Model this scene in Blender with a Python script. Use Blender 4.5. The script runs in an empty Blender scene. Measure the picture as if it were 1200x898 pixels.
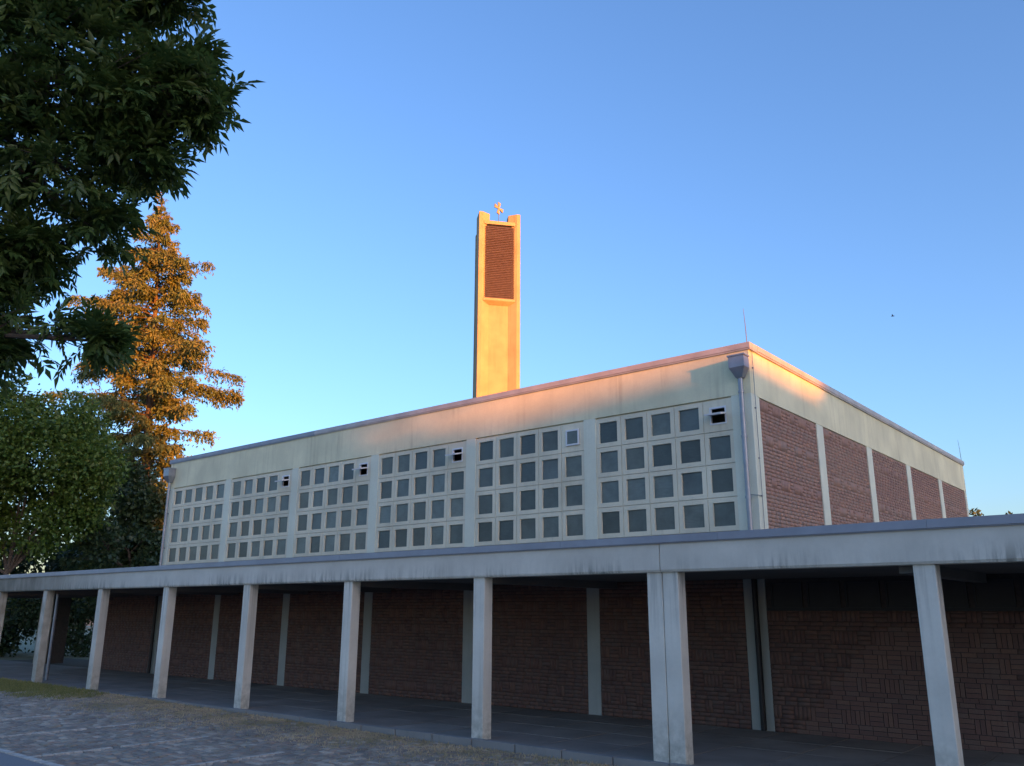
import bpy, bmesh, math, random
import numpy as np
from mathutils import Vector, Matrix
random.seed(7); rng = np.random.default_rng(7)
SC = bpy.context.scene; COL = SC.collection
R = math.radians

# ------------------------------------------------------------------ camera
cam_d = bpy.data.cameras.new('camera'); cam = bpy.data.objects.new('camera', cam_d); COL.objects.link(cam)
cam_d.sensor_width = 36; cam_d.lens = 29.88; cam_d.clip_start = 0.05; cam_d.clip_end = 6000
r_ = Vector((0.77046744, 0.63746357, 0.00448619)); u_ = Vector((0.16346202, -0.20435995, 0.96515138)); f_ = Vector((-0.61616564, 0.74288439, 0.26165377))
M = Matrix((r_, u_, -f_)).transposed().to_4x4(); M.translation = (0, 0, 2.2); cam.matrix_world = M
SC.camera = cam

# ------------------------------------------------------------------ sky, sun, exposure
SUN_AZ, SUN_EL = 104.0, 4.5          # compass degrees clockwise from +Y
w = bpy.data.worlds.new('World'); SC.world = w; w.use_nodes = True
nt = w.node_tree; bg = nt.nodes['Background']
sky = nt.nodes.new('ShaderNodeTexSky'); sky.sky_type = 'NISHITA'; sky.sun_disc = False
sky.sun_elevation = R(SUN_EL); sky.sun_rotation = R(SUN_AZ)
sky.air_density = 1.0; sky.dust_density = 1.8; sky.ozone_density = 3.0; sky.altitude = 200
tint = nt.nodes.new('ShaderNodeMix'); tint.data_type = 'RGBA'; tint.blend_type = 'MULTIPLY'; tint.inputs[0].default_value = 1
tint.inputs[7].default_value = (.91, .845, .95, 1); nt.links.new(sky.outputs[0], tint.inputs[6]); nt.links.new(tint.outputs[2], bg.inputs[0]); bg.inputs[1].default_value = 0.15
sl = bpy.data.lights.new('sun', 'SUN'); so = bpy.data.objects.new('sun', sl); COL.objects.link(so)
sl.energy = 3.0; sl.angle = R(0.5); sl.color = (1.0, 0.29, 0.02)
sdir = Vector((math.sin(R(SUN_AZ)) * math.cos(R(SUN_EL)), math.cos(R(SUN_AZ)) * math.cos(R(SUN_EL)), math.sin(R(SUN_EL))))
so.rotation_euler = sdir.to_track_quat('Z', 'Y').to_euler(); so.location = (30, -10, 40)
vs = SC.view_settings; vs.view_transform = 'Standard'; vs.look = 'None'; vs.exposure = 2.2; vs.gamma = 1.0
SC.cycles.max_bounces = 6; SC.cycles.diffuse_bounces = 4

# ------------------------------------------------------------------ materials
def newmat(name):
    m = bpy.data.materials.new(name); m.use_nodes = True; t = m.node_tree
    return m, t, t.nodes['Principled BSDF'], t.nodes.new, t.links.new
def noise(t, vec, scale, detail=4, rough=.55, sc=None):
    n = t.nodes.new('ShaderNodeTexNoise'); n.inputs['Scale'].default_value = scale
    n.inputs['Detail'].default_value = detail; n.inputs['Roughness'].default_value = rough
    if sc:
        mp = t.nodes.new('ShaderNodeMapping'); mp.inputs['Scale'].default_value = sc
        t.links.new(vec, mp.inputs[0]); vec = mp.outputs[0]
    t.links.new(vec, n.inputs['Vector']); return n.outputs['Fac']
def rampv(t, fac, a, b, lo=0., hi=1.):
    mr = t.nodes.new('ShaderNodeMapRange'); mr.inputs['From Min'].default_value = a; mr.inputs['From Max'].default_value = b
    mr.inputs['To Min'].default_value = lo; mr.inputs['To Max'].default_value = hi
    t.links.new(fac, mr.inputs['Value']); return mr.outputs['Result']
def mixc(t, fac, a, b, mode='MIX'):
    m = t.nodes.new('ShaderNodeMix'); m.data_type = 'RGBA'; m.blend_type = mode
    if isinstance(fac, (int, float)): m.inputs[0].default_value = fac
    else: t.links.new(fac, m.inputs[0])
    for i, v in ((6, a), (7, b)):
        if isinstance(v, tuple): m.inputs[i].default_value = v + (1,)
        else: t.links.new(v, m.inputs[i])
    return m.outputs[2]
def mathn(t, op, a, b=None):
    m = t.nodes.new('ShaderNodeMath'); m.operation = op
    for i, v in enumerate((a, b)):
        if v is None: continue
        if isinstance(v, (int, float)): m.inputs[i].default_value = v
        else: t.links.new(v, m.inputs[i])
    return m.outputs[0]
def bump(t, p, h, dist=.004, strength=.5):
    b = t.nodes.new('ShaderNodeBump'); b.inputs['Distance'].default_value = dist; b.inputs['Strength'].default_value = strength
    t.links.new(h, b.inputs['Height']); t.links.new(b.outputs[0], p.inputs['Normal'])

def concrete(name, c, dark=.72, streak=None, rough=.85, bottom=None, board=False, blot=1.0, foot=False):
    """painted or bare concrete; streak = strength of vertical rain streaks, bottom = z where grime collects just above"""
    m, t, p, N, L = newmat(name)
    pos = N('ShaderNodeNewGeometry').outputs['Position']
    big = noise(t, pos, .9, 5); fine = noise(t, pos, 22, 5, .7)
    col = mixc(t, rampv(t, big, .35, .7), tuple(v * (1 - .16 * blot) for v in c), tuple(min(1, v * 1.06) for v in c))
    col = mixc(t, rampv(t, fine, .4, .75, 0, .22), col, tuple(v * dark for v in c))
    if streak:
        s1 = noise(t, pos, 1.0, 4, .6, (7, 7, .35)); s2 = noise(t, pos, 1.0, 3, .5, (1.1, 1.1, .5))
        f = mathn(t, 'MULTIPLY', rampv(t, s1, .5, .72), rampv(t, s2, .4, .65)); f = mathn(t, 'MULTIPLY', f, streak)
        col = mixc(t, f, col, (c[0] * .5, c[1] * .47, c[2] * .42))
    if bottom is not None:
        sp = N('ShaderNodeSeparateXYZ'); L(pos, sp.inputs[0])
        g = rampv(t, sp.outputs[2], bottom + .34, bottom)
        s1 = noise(t, pos, 1.0, 5, .65, (11, 11, 1.2)); s2 = noise(t, pos, .55, 3)
        f = mathn(t, 'MULTIPLY', mathn(t, 'POWER', g, 1.3), rampv(t, s1, .44, .60)); f = mathn(t, 'MULTIPLY', f, rampv(t, s2, .40, .56, .10, .75))
        col = mixc(t, f, col, (.10, .105, .09))
        d = N('ShaderNodeMapRange')      # blotchy darker colour towards the far left end
        sx = rampv(t, sp.outputs[0], -24, -31, 0, 1); s3 = noise(t, pos, 1.0, 4, .6, (3, 3, 1))
        col = mixc(t, mathn(t, 'MULTIPLY', sx, rampv(t, s3, .25, .6, .6, .92)), col, (.13, .125, .095))
    if foot:
        sp = N('ShaderNodeSeparateXYZ'); L(pos, sp.inputs[0]); s1 = noise(t, pos, 7, 5, .65)
        f = mathn(t, 'MULTIPLY', rampv(t, sp.outputs[2], .9, .0), rampv(t, s1, .35, .65, .1, .7)); col = mixc(t, f, col, (.17, .18, .14))
        s2 = noise(t, pos, 1.0, 4, .6, (14, 14, .5)); f = mathn(t, 'MULTIPLY', rampv(t, sp.outputs[2], 1.6, 2.9), rampv(t, s2, .5, .7, 0, .55)); col = mixc(t, f, col, (.16, .165, .15))
        f = mathn(t, 'MULTIPLY', rampv(t, sp.outputs[0], -24, -31, 0, .75), rampv(t, noise(t, pos, 2.5, 4), .3, .6, .4, 1)); col = mixc(t, f, col, (.20, .195, .15))
    L(col, p.inputs['Base Color']); p.inputs['Roughness'].default_value = rough
    h = fine
    if board: h = mathn(t, 'ADD', mathn(t, 'MULTIPLY', fine, .5), noise(t, pos, 1.0, 3, .6, (26, 26, .8)))
    bump(t, p, h, .006, .45)
    return m
def brickmat(name, base=(.41, .23, .17), vary=1.0):
    m, t, p, N, L = newmat(name)
    pos = N('ShaderNodeNewGeometry').outputs['Position']
    at = N('ShaderNodeAttribute'); at.attribute_name = 'tone'
    oi = N('ShaderNodeObjectInfo')
    v = mathn(t, 'FRACT', mathn(t, 'ADD', at.outputs['Fac'], oi.outputs['Random']))
    cr = N('ShaderNodeValToRGB'); L(v, cr.inputs[0]); e = cr.color_ramp.elements
    b = base
    e[0].position = 0; e[0].color = (b[0] * .80, b[1] * .82, b[2] * .88, 1); e[1].position = 1; e[1].color = (b[0] * 1.18, b[1] * 1.14, b[2] * 1.05, 1)
    for q, k in ((.3, (.95, .92, .95)), (.55, (1.06, 1.03, 1.0)), (.8, (.92, 1.06, 1.12))):
        x = cr.color_ramp.elements.new(q); x.color = (b[0] * k[0], b[1] * k[1], b[2] * k[2], 1)
    f = noise(t, pos, 30, 5, .7); g = noise(t, pos, .8, 4)
    col = mixc(t, rampv(t, f, .35, .75, 0, .5), cr.outputs[0], (b[0] * .55, b[1] * .6, b[2] * .6))
    s = noise(t, pos, 1.0, 4, .6, (2.2, 2.2, .5))
    col = mixc(t, rampv(t, s, .56, .8, 0, .35), col, (.22, .18, .15))
    L(col, p.inputs['Base Color']); p.inputs['Roughness'].default_value = .8
    bump(t, p, f, .004, .5)
    return m
def plain(name, c, rough=.6, metal=0, var=.15, scale=6, bmp=.3, dist=.003):
    m, t, p, N, L = newmat(name)
    pos = N('ShaderNodeNewGeometry').outputs['Position']; n = noise(t, pos, scale, 5, .6)
    L(mixc(t, rampv(t, n, .3, .7), tuple(v * (1 - var) for v in c), tuple(min(1, v * (1 + var)) for v in c)), p.inputs['Base Color'])
    p.inputs['Roughness'].default_value = rough; p.inputs['Metallic'].default_value = metal
    bump(t, p, n, dist, bmp)
    return m
def stonemat(name, cols, speck=(.32, .30, .28), rough=.8):
    m, t, p, N, L = newmat(name)
    pos = N('ShaderNodeNewGeometry').outputs['Position']
    at = N('ShaderNodeAttribute'); at.attribute_name = 'tone'; oi = N('ShaderNodeObjectInfo')
    v = mathn(t, 'FRACT', mathn(t, 'ADD', at.outputs['Fac'], oi.outputs['Random']))
    cr = N('ShaderNodeValToRGB'); L(v, cr.inputs[0]); e = cr.color_ramp.elements
    n = len(cols)
    e[0].position = 0; e[0].color = cols[0] + (1,); e[1].position = 1; e[1].color = cols[-1] + (1,)
    for i in range(1, n - 1): x = e.new(i / (n - 1)); x.color = cols[i] + (1,)
    f = noise(t, pos, 45, 4, .7); g = noise(t, pos, 1.1, 4)
    col = mixc(t, rampv(t, g, .35, .65, 0, .35), cr.outputs[0], (.07, .065, .06))
    col = mixc(t, rampv(t, f, .6, .8, 0, .6), col, speck)
    L(col, p.inputs['Base Color']); p.inputs['Roughness'].default_value = rough; bump(t, p, f, .004, .6)
    return m
def leafmat(name, c1, c2, trans=.35, rough=.55, c3=None):
    m, t, p, N, L = newmat(name)
    at = N('ShaderNodeAttribute'); at.attribute_name = 'tone'; oi = N('ShaderNodeObjectInfo')
    v = mathn(t, 'FRACT', mathn(t, 'ADD', at.outputs['Fac'], oi.outputs['Random']))
    pos = N('ShaderNodeNewGeometry').outputs['Position']; g = noise(t, pos, .9, 3)
    col = mixc(t, v, c1, c2)
    if c3: col = mixc(t, rampv(t, g, .42, .62), col, c3)
    L(col, p.inputs['Base Color']); p.inputs['Roughness'].default_value = rough
    tr = N('ShaderNodeBsdfTranslucent'); L(mixc(t, .4, col, (.12, .16, .03)), tr.inputs[0])
    ms = N('ShaderNodeMixShader'); ms.inputs[0].default_value = trans
    L(p.outputs[0], ms.inputs[1]); L(tr.outputs[0], ms.inputs[2]); L(ms.outputs[0], t.nodes['Material Output'].inputs[0])
    return m

MT = {}
MT['parapet'] = concrete('parapet_paint', (.86, .81, .56), streak=.5)
MT['pier'] = concrete('pier_paint', (.78, .79, .64), streak=.2, blot=.5)
MT['pier_bare'] = concrete('pier_bare', (.40, .43, .41), streak=.4)  # same piers below the walkway roof, shade put into a darker colour
MT['panel'] = concrete('precast_panel', (.82, .76, .58), streak=.3)
MT['fascia'] = concrete('fascia_concrete', (.68, .66, .58), bottom=2.85, board=True)
MT['column'] = concrete('column_concrete', (.72, .71, .63), streak=.6, board=True, foot=True)
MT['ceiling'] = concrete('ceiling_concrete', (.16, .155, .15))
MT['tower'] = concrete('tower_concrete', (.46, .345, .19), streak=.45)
MT['brick'] = brickmat('clinker_brick')
MT['brick_shade'] = brickmat('walkway_clinker', (.185, .105, .085))  # same clinker, darkened to carry the shade under the walkway roof
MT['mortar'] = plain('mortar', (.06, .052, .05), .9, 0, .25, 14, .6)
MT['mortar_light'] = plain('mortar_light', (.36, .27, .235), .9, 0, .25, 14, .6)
MT['zinc'] = plain('weathered_zinc', (.30, .32, .36), .42, .55, .16, 3, .15)
MT['flash'] = plain('roof_edge_metal', (.30, .32, .37), .5, .25, .12, 2, .2, .002)
MT['coping'] = plain('coping_metal', (.50, .47, .46), .55, .1, .15, 2, .2, .002)
MT['steel'] = plain('dull_steel', (.25, .26, .27), .45, .7)
MT['window_frame'] = plain('window_frame_dark', (.02, .022, .026), .5, .2)
MT['black'] = plain('dark_iron', (.015, .015, .018), .5, .2)
MT['louvre'] = plain('louvre_wood', (.085, .055, .05), .6, .0, .2, 5)
MT['white_frame'] = plain('white_frame', (.72, .73, .75), .4, 0, .06)
MT['dark'] = plain('dark_void', (.012, .012, .014), .9)
MT['roofing'] = plain('roof_felt', (.06, .06, .06), .9, 0, .3)
MT['bark'] = plain('bark', (.09, .07, .055), .95, 0, .4, 9, 1.0, .02)
MT['bark_red'] = plain('spruce_bark', (.13, .09, .065), .95, 0, .35, 9, 1.0, .02)
MT['asphalt'] = plain('asphalt', (.20, .20, .20), .85, 0, .18, 60, .7, .004)
MT['slab'] = stonemat('walkway_slab', [(.27, .24, .21), (.31, .28, .245), (.24, .215, .19)], (.26, .26, .26))
MT['kerb'] = concrete('kerb_stone', (.26, .26, .25), streak=.3)
MT['cobble'] = stonemat('cobble', [(.21, .18, .145), (.37, .27, .20), (.27, .23, .18), (.48, .40, .31), (.30, .25, .18), (.24, .20, .165)], (.5, .47, .44))
MT['joint'] = plain('joint_soil', (.10, .085, .06), .95, 0, .35, 25, .8, .01)
MT['line'] = plain('pale_stone', (.45, .42, .37), .8, 0, .35, 9, .6)
MT['render'] = concrete('house_render', (.78, .74, .64))
MT['window_dark'] = plain('window_dark', (.012, .013, .016), .5)
def glassmat():
    m, t, p, N, L = newmat('matt_glass')
    pos = N('ShaderNodeNewGeometry').outputs['Position']; oi = N('ShaderNodeObjectInfo')
    n = noise(t, pos, 2.2, 4, .6); r2 = noise(t, pos, 1.0, 3, .5, (5, 5, 30))
    c = mixc(t, oi.outputs['Random'], (.05, .068, .068), (.17, .21, .195))
    c = mixc(t, rampv(t, n, .4, .7, 0, .5), c, (.028, .036, .036))
    c = mixc(t, rampv(t, r2, .5, .62, 0, .3), c, (.09, .105, .10))
    L(c, p.inputs['Base Color']); p.inputs['Roughness'].default_value = .28; p.inputs['IOR'].default_value = 1.5
    bump(t, p, mathn(t, 'ADD', n, mathn(t, 'MULTIPLY', r2, .3)), .02, .25)
    return m
MT['glass'] = glassmat()
MT['leaf_fore'] = leafmat('broad_leaf', (.04, .085, .02), (.12, .17, .04), .38, .45)
MT['leaf_green'] = leafmat('hornbeam_leaf', (.065, .13, .02), (.12, .18, .03), .35, .5)
MT['leaf_dark'] = leafmat('dark_leaf', (.025, .05, .02), (.05, .08, .03), .25, .5)
MT['needle'] = leafmat('spruce_needle', (.08, .11, .035), (.25, .235, .07), .2, .7, c3=(.11, .155, .045))
MT['leaf_plain'] = leafmat('plain_leaf', (.05, .08, .02), (.08, .11, .03), .2, .6)
MT['grass_dry'] = leafmat('dry_grass', (.50, .39, .24), (.68, .54, .36), .3, .8, c3=(.36, .31, .18))
MT['grass_green'] = leafmat('green_grass', (.16, .18, .05), (.34, .30, .11), .3, .8)

# ------------------------------------------------------------------ object helpers
def link(name, me, parent=None, mat=None, loc=(0, 0, 0)):
    o = bpy.data.objects.new(name, me); COL.objects.link(o); o.location = loc
    if parent is not None: o.parent = parent
    if mat is not None and me is not None and len(me.materials) == 0: me.materials.append(MT[mat])
    return o
def thing(name, label, cat, loc=(0, 0, 0), group=None, rz=0):
    o = bpy.data.objects.new(name, None); COL.objects.link(o); o.location = loc; o.rotation_euler = (0, 0, rz); o.empty_display_size = .3
    o['label'] = label; o['category'] = cat
    if group: o['group'] = group
    return o
def tag(o, label=None, cat=None, group=None, kind=None):
    for k, v in (('label', label), ('category', cat), ('group', group), ('kind', kind)):
        if v: o[k] = v
    return o
class G:
    """collects shapes into one mesh; verts are given in world space and shifted by org"""
    def __init__(s, org=(0, 0, 0)): s.v = []; s.f = []; s.t = []; s.org = org
    def add(s, vs, fs, tone=0.):
        n = len(s.v); s.v += [tuple(v) for v in vs]; s.f += [tuple(i + n for i in f) for f in fs]; s.t += [tone] * len(fs)
    def box(s, x0, x1, y0, y1, z0, z1, tone=0., ch=0.):
        if ch > 0:   # chamfer all vertical edges lightly
            c = ch
            ring = [(x0 + c, y0), (x1 - c, y0), (x1, y0 + c), (x1, y1 - c), (x1 - c, y1), (x0 + c, y1), (x0, y1 - c), (x0, y0 + c)]
            vs = [(a, b, z0) for a, b in ring] + [(a, b, z1) for a, b in ring]
            fs = [(i, (i + 1) % 8, 8 + (i + 1) % 8, 8 + i) for i in range(8)] + [tuple(range(7, -1, -1)), tuple(range(8, 16))]
            s.add(vs, fs, tone); return s
        vs = [(x0, y0, z0), (x1, y0, z0), (x1, y1, z0), (x0, y1, z0), (x0, y0, z1), (x1, y0, z1), (x1, y1, z1), (x0, y1, z1)]
        s.add(vs, [(0, 3, 2, 1), (4, 5, 6, 7), (0, 1, 5, 4), (1, 2, 6, 5), (2, 3, 7, 6), (3, 0, 4, 7)], tone); return s
    def prism(s, poly, z0, z1, tone=0.):
        n = len(poly); vs = [(a, b, z0) for a, b in poly] + [(a, b, z1) for a, b in poly]
        s.add(vs, [(i, (i + 1) % n, n + (i + 1) % n, n + i) for i in range(n)] + [tuple(range(n - 1, -1, -1)), tuple(range(n, 2 * n))], tone); return s
    def tube(s, pts, rad, k=8, tone=0., cap=True):
        pts = [Vector(p) for p in pts]; rs = rad if isinstance(rad, (list, tuple)) else [rad] * len(pts)
        n0 = len(s.v); vs = []; up = Vector((.13, .27, .95))
        for i, p in enumerate(pts):
            d = (pts[min(i + 1, len(pts) - 1)] - pts[max(i - 1, 0)]).normalized()
            a = d.cross(up)
            if a.length < .15: a = d.cross(Vector((1, 0, 0)))
            a.normalize(); b = d.cross(a)
            vs += [p + (a * math.cos(2 * math.pi * j / k) + b * math.sin(2 * math.pi * j / k)) * rs[i] for j in range(k)]
        fs = [(i * k + j, i * k + (j + 1) % k, (i + 1) * k + (j + 1) % k, (i + 1) * k + j) for i in range(len(pts) - 1) for j in range(k)]
        if cap: fs += [tuple(range(k)), tuple(range(len(vs) - 1, len(vs) - k - 1, -1))]
        s.add(vs, fs, tone); return s
    def mesh(s, name, tone=False, smooth=False):
        me = bpy.data.meshes.new(name); o = s.org
        me.from_pydata([(a - o[0], b - o[1], c - o[2]) for a, b, c in s.v], [], s.f)
        bm = bmesh.new(); bm.from_mesh(me); bmesh.ops.recalc_face_normals(bm, faces=bm.faces); bm.to_mesh(me); bm.free()
        if tone:
            at = me.attributes.new('tone', 'FLOAT', 'FACE'); at.data.foreach_set('value', s.t)
        if smooth:
            me.polygons.foreach_set('use_smooth', [True] * len(me.polygons))
        me.update(); return me
    def obj(s, name, parent, mat, **k): return link(name, s.mesh(name, **k), parent, mat)
def np_mesh(name, V, F, tone=None, quad=True):
    V = np.asarray(V, np.float32); F = np.asarray(F, np.int32); k = F.shape[1]
    me = bpy.data.meshes.new(name); me.vertices.add(len(V)); me.vertices.foreach_set('co', V.ravel())
    me.loops.add(F.size); me.loops.foreach_set('vertex_index', F.ravel()); me.polygons.add(len(F))
    me.polygons.foreach_set('loop_start', np.arange(0, F.size, k, dtype=np.int32)); me.polygons.foreach_set('loop_total', np.full(len(F), k, np.int32))
    if tone is not None:
        at = me.attributes.new('tone', 'FLOAT', 'FACE'); at.data.foreach_set('value', np.asarray(tone, np.float32))
    me.update(calc_edges=True); return me
def unit(a): return a / np.maximum(np.linalg.norm(a, axis=1, keepdims=True), 1e-6)
def leaves(P, D, Nn, L, W, fold=.25):
    """one pointed leaf of two quads per row: base P, direction D, normal Nn, length L, width W"""
    n = len(P); D = unit(D); B = unit(np.cross(Nn, D)); Nn = unit(np.cross(D, B)); L = np.broadcast_to(L, n)[:, None]; W = np.broadcast_to(W, n)[:, None]
    base = P; tip = P + D * L - Nn * L * .10; mid = P + D * L * .45 + Nn * W * -.12
    l1 = P + D * L * .40 + B * W * .5 + Nn * W * fold; r1 = P + D * L * .40 - B * W * .5 + Nn * W * fold
    V = np.stack([base, l1, tip, mid, r1], 1).reshape(-1, 3)
    i = np.arange(n)[:, None] * 5
    F = np.concatenate([i + np.array([[0, 1, 2, 3]]), i + np.array([[0, 3, 2, 4]])], 1).reshape(-1, 4)
    return V, F
def flat_leaves(P, D, Nn, L, W):
    n = len(P); D = unit(D); B = unit(np.cross(Nn, D)); L = np.broadcast_to(L, n)[:, None]; W = np.broadcast_to(W, n)[:, None]
    V = np.stack([P, P + D * L * .45 + B * W * .5, P + D * L, P + D * L * .45 - B * W * .5], 1).reshape(-1, 3)
    F = np.arange(n * 4).reshape(-1, 4); return V, F
def rnd_dir(n): return unit(rng.normal(size=(n, 3)))

# ------------------------------------------------------------------ main sizes (metres), from the survey of the place
E = 16.979                      # plane of the church front and of the wall under the walkway
XC, XL, YEND = -7.3655, -31.475, 36.27
TOP = 7.964
COLW, COLS, COLX, COLY, COLH, COLD = .2765, 3.7941, -30.105, 12.306, 2.852, .24
FY = 12.25; FT = 3.426          # fascia face, roof edge top
BAY, PIERW, PX0, PZ = 3.9328, .3526, -31.08, 6.8086
LEFT, RIGHT = -45.0, 3.0

# ------------------------------------------------------------------ ground, road, paving
def sheet(name, x0, x1, y0, y1, z, mat, n=1, kind='structure'):
    g = G(); g.add([(x0, y0, z), (x1, y0, z), (x1, y1, z), (x0, y1, z)], [(0, 1, 2, 3)]); o = g.obj(name, None, mat); o['kind'] = kind; return o
def gz(x): return -.10 + .12 * min(1, max(0, (-12 - x) / 14))      # the ground rises a little to the left
MT['ground'] = plain('meadow_soil', (.20, .19, .11), .95, 0, .3, 2.5, .8, .02)
g = G(); g.add([(-1500, -1500, -.22), (1500, -1500, -.22), (1500, 1500, -.22), (-1500, 1500, -.22)], [(0, 1, 2, 3)])
o = g.obj('ground', None, 'ground'); o['kind'] = 'structure'
xs = [-60, -45, -36, -31, -28, -26, -24, -22, -20, -18, -16, -14, -12, -8, 0, 12]
def strip(name, y0, y1, dz, mat):
    g = G()
    for a, b in zip(xs[:-1], xs[1:]): g.add([(a, y0, gz(a) + dz), (b, y0, gz(b) + dz), (b, y1, gz(b) + dz), (a, y1, gz(a) + dz)], [(0, 1, 2, 3)])
    o = g.obj(name, None, mat); o['kind'] = 'structure'; return o
strip('road', -12, 6.36, -.012, 'asphalt')
pave = strip('parking_paving', 6.36, 12.17, -.045, 'joint')
# edge stones between road and parking
ek = G(); ek.box(-.49, .49, -.06, .06, -.1, 0, ch=.008); ekm = ek.mesh('edge_stone')
for i in range(34):
    x = -34.5 + i * 1.0; o = link('edge_stone', ekm, pave, 'line', (x, 6.42, gz(x) + .004 + random.uniform(-.003, .003))); o.rotation_euler[2] = random.uniform(-.004, .004)
# cobbles
rows = int((12.12 - 6.49) / .13); cob = []
for j in range(rows):
    y = 6.55 + j * .13; x = -33.5 + random.random() * .2
    while x < -2.2:
        lw = random.uniform(.15, .24); xc = x + lw / 2
        line = min(abs(xc - q) for q in (-31.1, -28.5, -25.9, -23.3, -20.7, -18.12, -15.45, -12.94, -10.3, -7.7)) < .075
        if not (line and y < 9.5): cob.append((xc, y, lw - .022, gz(xc) + random.gauss(-.004, .006)))
        x += lw
cob = np.array(cob)
d2 = np.hypot(cob[:, 0], cob[:, 1] - 0)
# in view: right of the photo's left edge and above its bottom edge
def invw(x, y, z):
    v = np.stack([x, y, z - 2.2], -1); zc = v @ np.array(f_); px = 600 + 995.93 * (v @ np.array(r_)) / zc; py = 449 - 995.93 * (v @ np.array(u_)) / zc
    return (px > 0) & (px < 1200) & (py > 0) & (py < 898) & (zc > 0)
vis = invw(cob[:, 0], cob[:, 1], cob[:, 3]); order = np.argsort(np.where(vis, d2, 1e9))
cm = G(); cm.add([(-.5, -.5, -1), (.5, -.5, -1), (.5, .5, -1), (-.5, .5, -1), (-.5, -.5, -.25), (.5, -.5, -.25), (.5, .5, -.25), (-.5, .5, -.25), (-.42, -.38, 0), (.42, -.40, 0), (.40, .38, 0), (-.41, .40, 0)],
       [(0, 1, 5, 4), (1, 2, 6, 5), (2, 3, 7, 6), (3, 0, 4, 7), (4, 5, 9, 8), (5, 6, 10, 9), (6, 7, 11, 10), (7, 4, 8, 11), (8, 9, 10, 11)])
cmesh = cm.mesh('cobblestone')
near = set(order[:295].tolist())
for i in sorted(near):
    x, y, lw, z = cob[i]; o = link('cobblestone', cmesh, pave, 'cobble', (x, y, z)); o.scale = (lw, .112, .05); o.rotation_euler[2] = random.uniform(-.05, .05)
rest = np.array([i for i in range(len(cob)) if i not in near]); q = cob[rest]; n = len(q)
tv = np.array(cm.v); V = tv[None] * np.stack([q[:, 2], np.full(n, .112), np.full(n, .05)], 1)[:, None] * (1 + rng.normal(size=(n, 12, 3)) * .05) + np.stack([q[:, 0], q[:, 1], q[:, 3]], 1)[:, None]
F = np.array(cm.f)[None] + (np.arange(n) * 12)[:, None, None]
o = link('cobble_field', np_mesh('cobble_field', V.reshape(-1, 3), F.reshape(-1, 4), np.repeat(rng.random(n), 9)), pave, 'cobble'); o['kind'] = 'stuff'
for xq in (-31.1, -28.5, -25.9, -23.3, -20.7, -18.12, -15.45, -12.94, -10.3, -7.7):
    g = G((xq, 6.5, 0)); y = 6.5
    while y < 9.5:
        l = random.uniform(.14, .2)
        if random.random() > .2 * (y - 7.6): g.box(xq - .042 + random.uniform(-.012, .012), xq + .042 + random.uniform(-.012, .012), y, y + l - .015, gz(xq) - .06, gz(xq) + random.uniform(-.001, .006))
        y += l
    o = g.obj('parking_line', pave, 'line'); o.location = g.org

# kerb along the walkway
kerb = thing('kerb', 'x', 'x'); del kerb['label']; del kerb['category']; kerb['kind'] = 'structure'
kg = G(); kg.box(-.49, .49, 0, .14, -.3, .02, ch=.01); km = kg.mesh('kerb_stone')
for i in range(50):
    x = LEFT + .5 + i; o = link('kerb_stone', km, kerb, 'kerb', (x, 12.17, random.uniform(-.006, .006) + .003))
# walkway floor slabs
fl = G(); fl.add([(LEFT, 12.31, -.03), (RIGHT, 12.31, -.03), (RIGHT, 20, -.03), (LEFT, 20, -.03)], [(0, 1, 2, 3)])
floor = fl.obj('walkway_floor', None, 'joint'); floor['kind'] = 'structure'
sg = G(); sg.box(-.5, .5, -.5, .5, -1, 0); sm = sg.mesh('paving_slab')
for i in range(38):
    for j in range(4):
        x = LEFT + .63 + i * 1.26; y = 12.32 + .575 + j * 1.17
        if j == 3 and x > -38: pass
        o = link('paving_slab', sm, floor, 'slab', (x, y, random.uniform(-.003, .002))); o.scale = (1.235, 1.145 if j < 3 else 1.12, .05); o.rotation_euler = (random.uniform(-.002, .002), random.uniform(-.002, .002), 0)

# ------------------------------------------------------------------ brickwork
BH, BL = .083, .25
def brick_rects(width, z0, z1, seed, runs=(2, 3, 3, 4)):
    """(u, z, w, h) of every brick on a wall: stretcher bands between bands of upright and stacked bricks"""
    rr = random.Random(seed); out = []; z = z0; band = 0
    while z < z1 - .03:
        if band % 2 == 0:
            for c in range(rr.choice(runs)):
                if z > z1 - .03: break
                u = -rr.choice((0, .125, .0625, .19))
                while u < width:
                    a, b = max(0, u), min(width, u + BL)
                    if b - a > .03: out.append((a, z, b - a - .011, min(BH, z1 - z) - .011))
                    u += BL
                z += BH
        else:
            u = 0.; h = min(3 * BH, z1 - z); up = rr.random() < .5
            while u < width:
                if up:
                    for k in range(rr.choice((2, 3, 3, 5, 6))):
                        if u >= width: break
                        out.append((u, z, min(BH, width - u) - .011, h - .011)); u += BH
                else:
                    for st in range(rr.choice((1, 1, 2))):
                        ww = min(BL, width - u)
                        if ww < .03: break
                        for k in range(3):
                            if z + k * BH < z1 - .02: out.append((u, z + k * BH, ww - .011, min(BH, z1 - z - k * BH) - .011))
                        u += BL
                up = not up
            z += h
        band += 1
    return out
bm0 = G(); bm0.add([(-.5, -.8, -.5), (.5, -.8, -.5), (.5, -.8, .5), (-.5, -.8, .5), (-.5, 1, -.5), (.5, 1, -.5), (.5, 1, .5), (-.5, 1, .5)],
                   [(0, 1, 2, 3), (0, 4, 5, 1), (1, 5, 6, 2), (2, 6, 7, 3), (3, 7, 4, 0)])
bmesh_one = bm0.mesh('brick')
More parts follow.
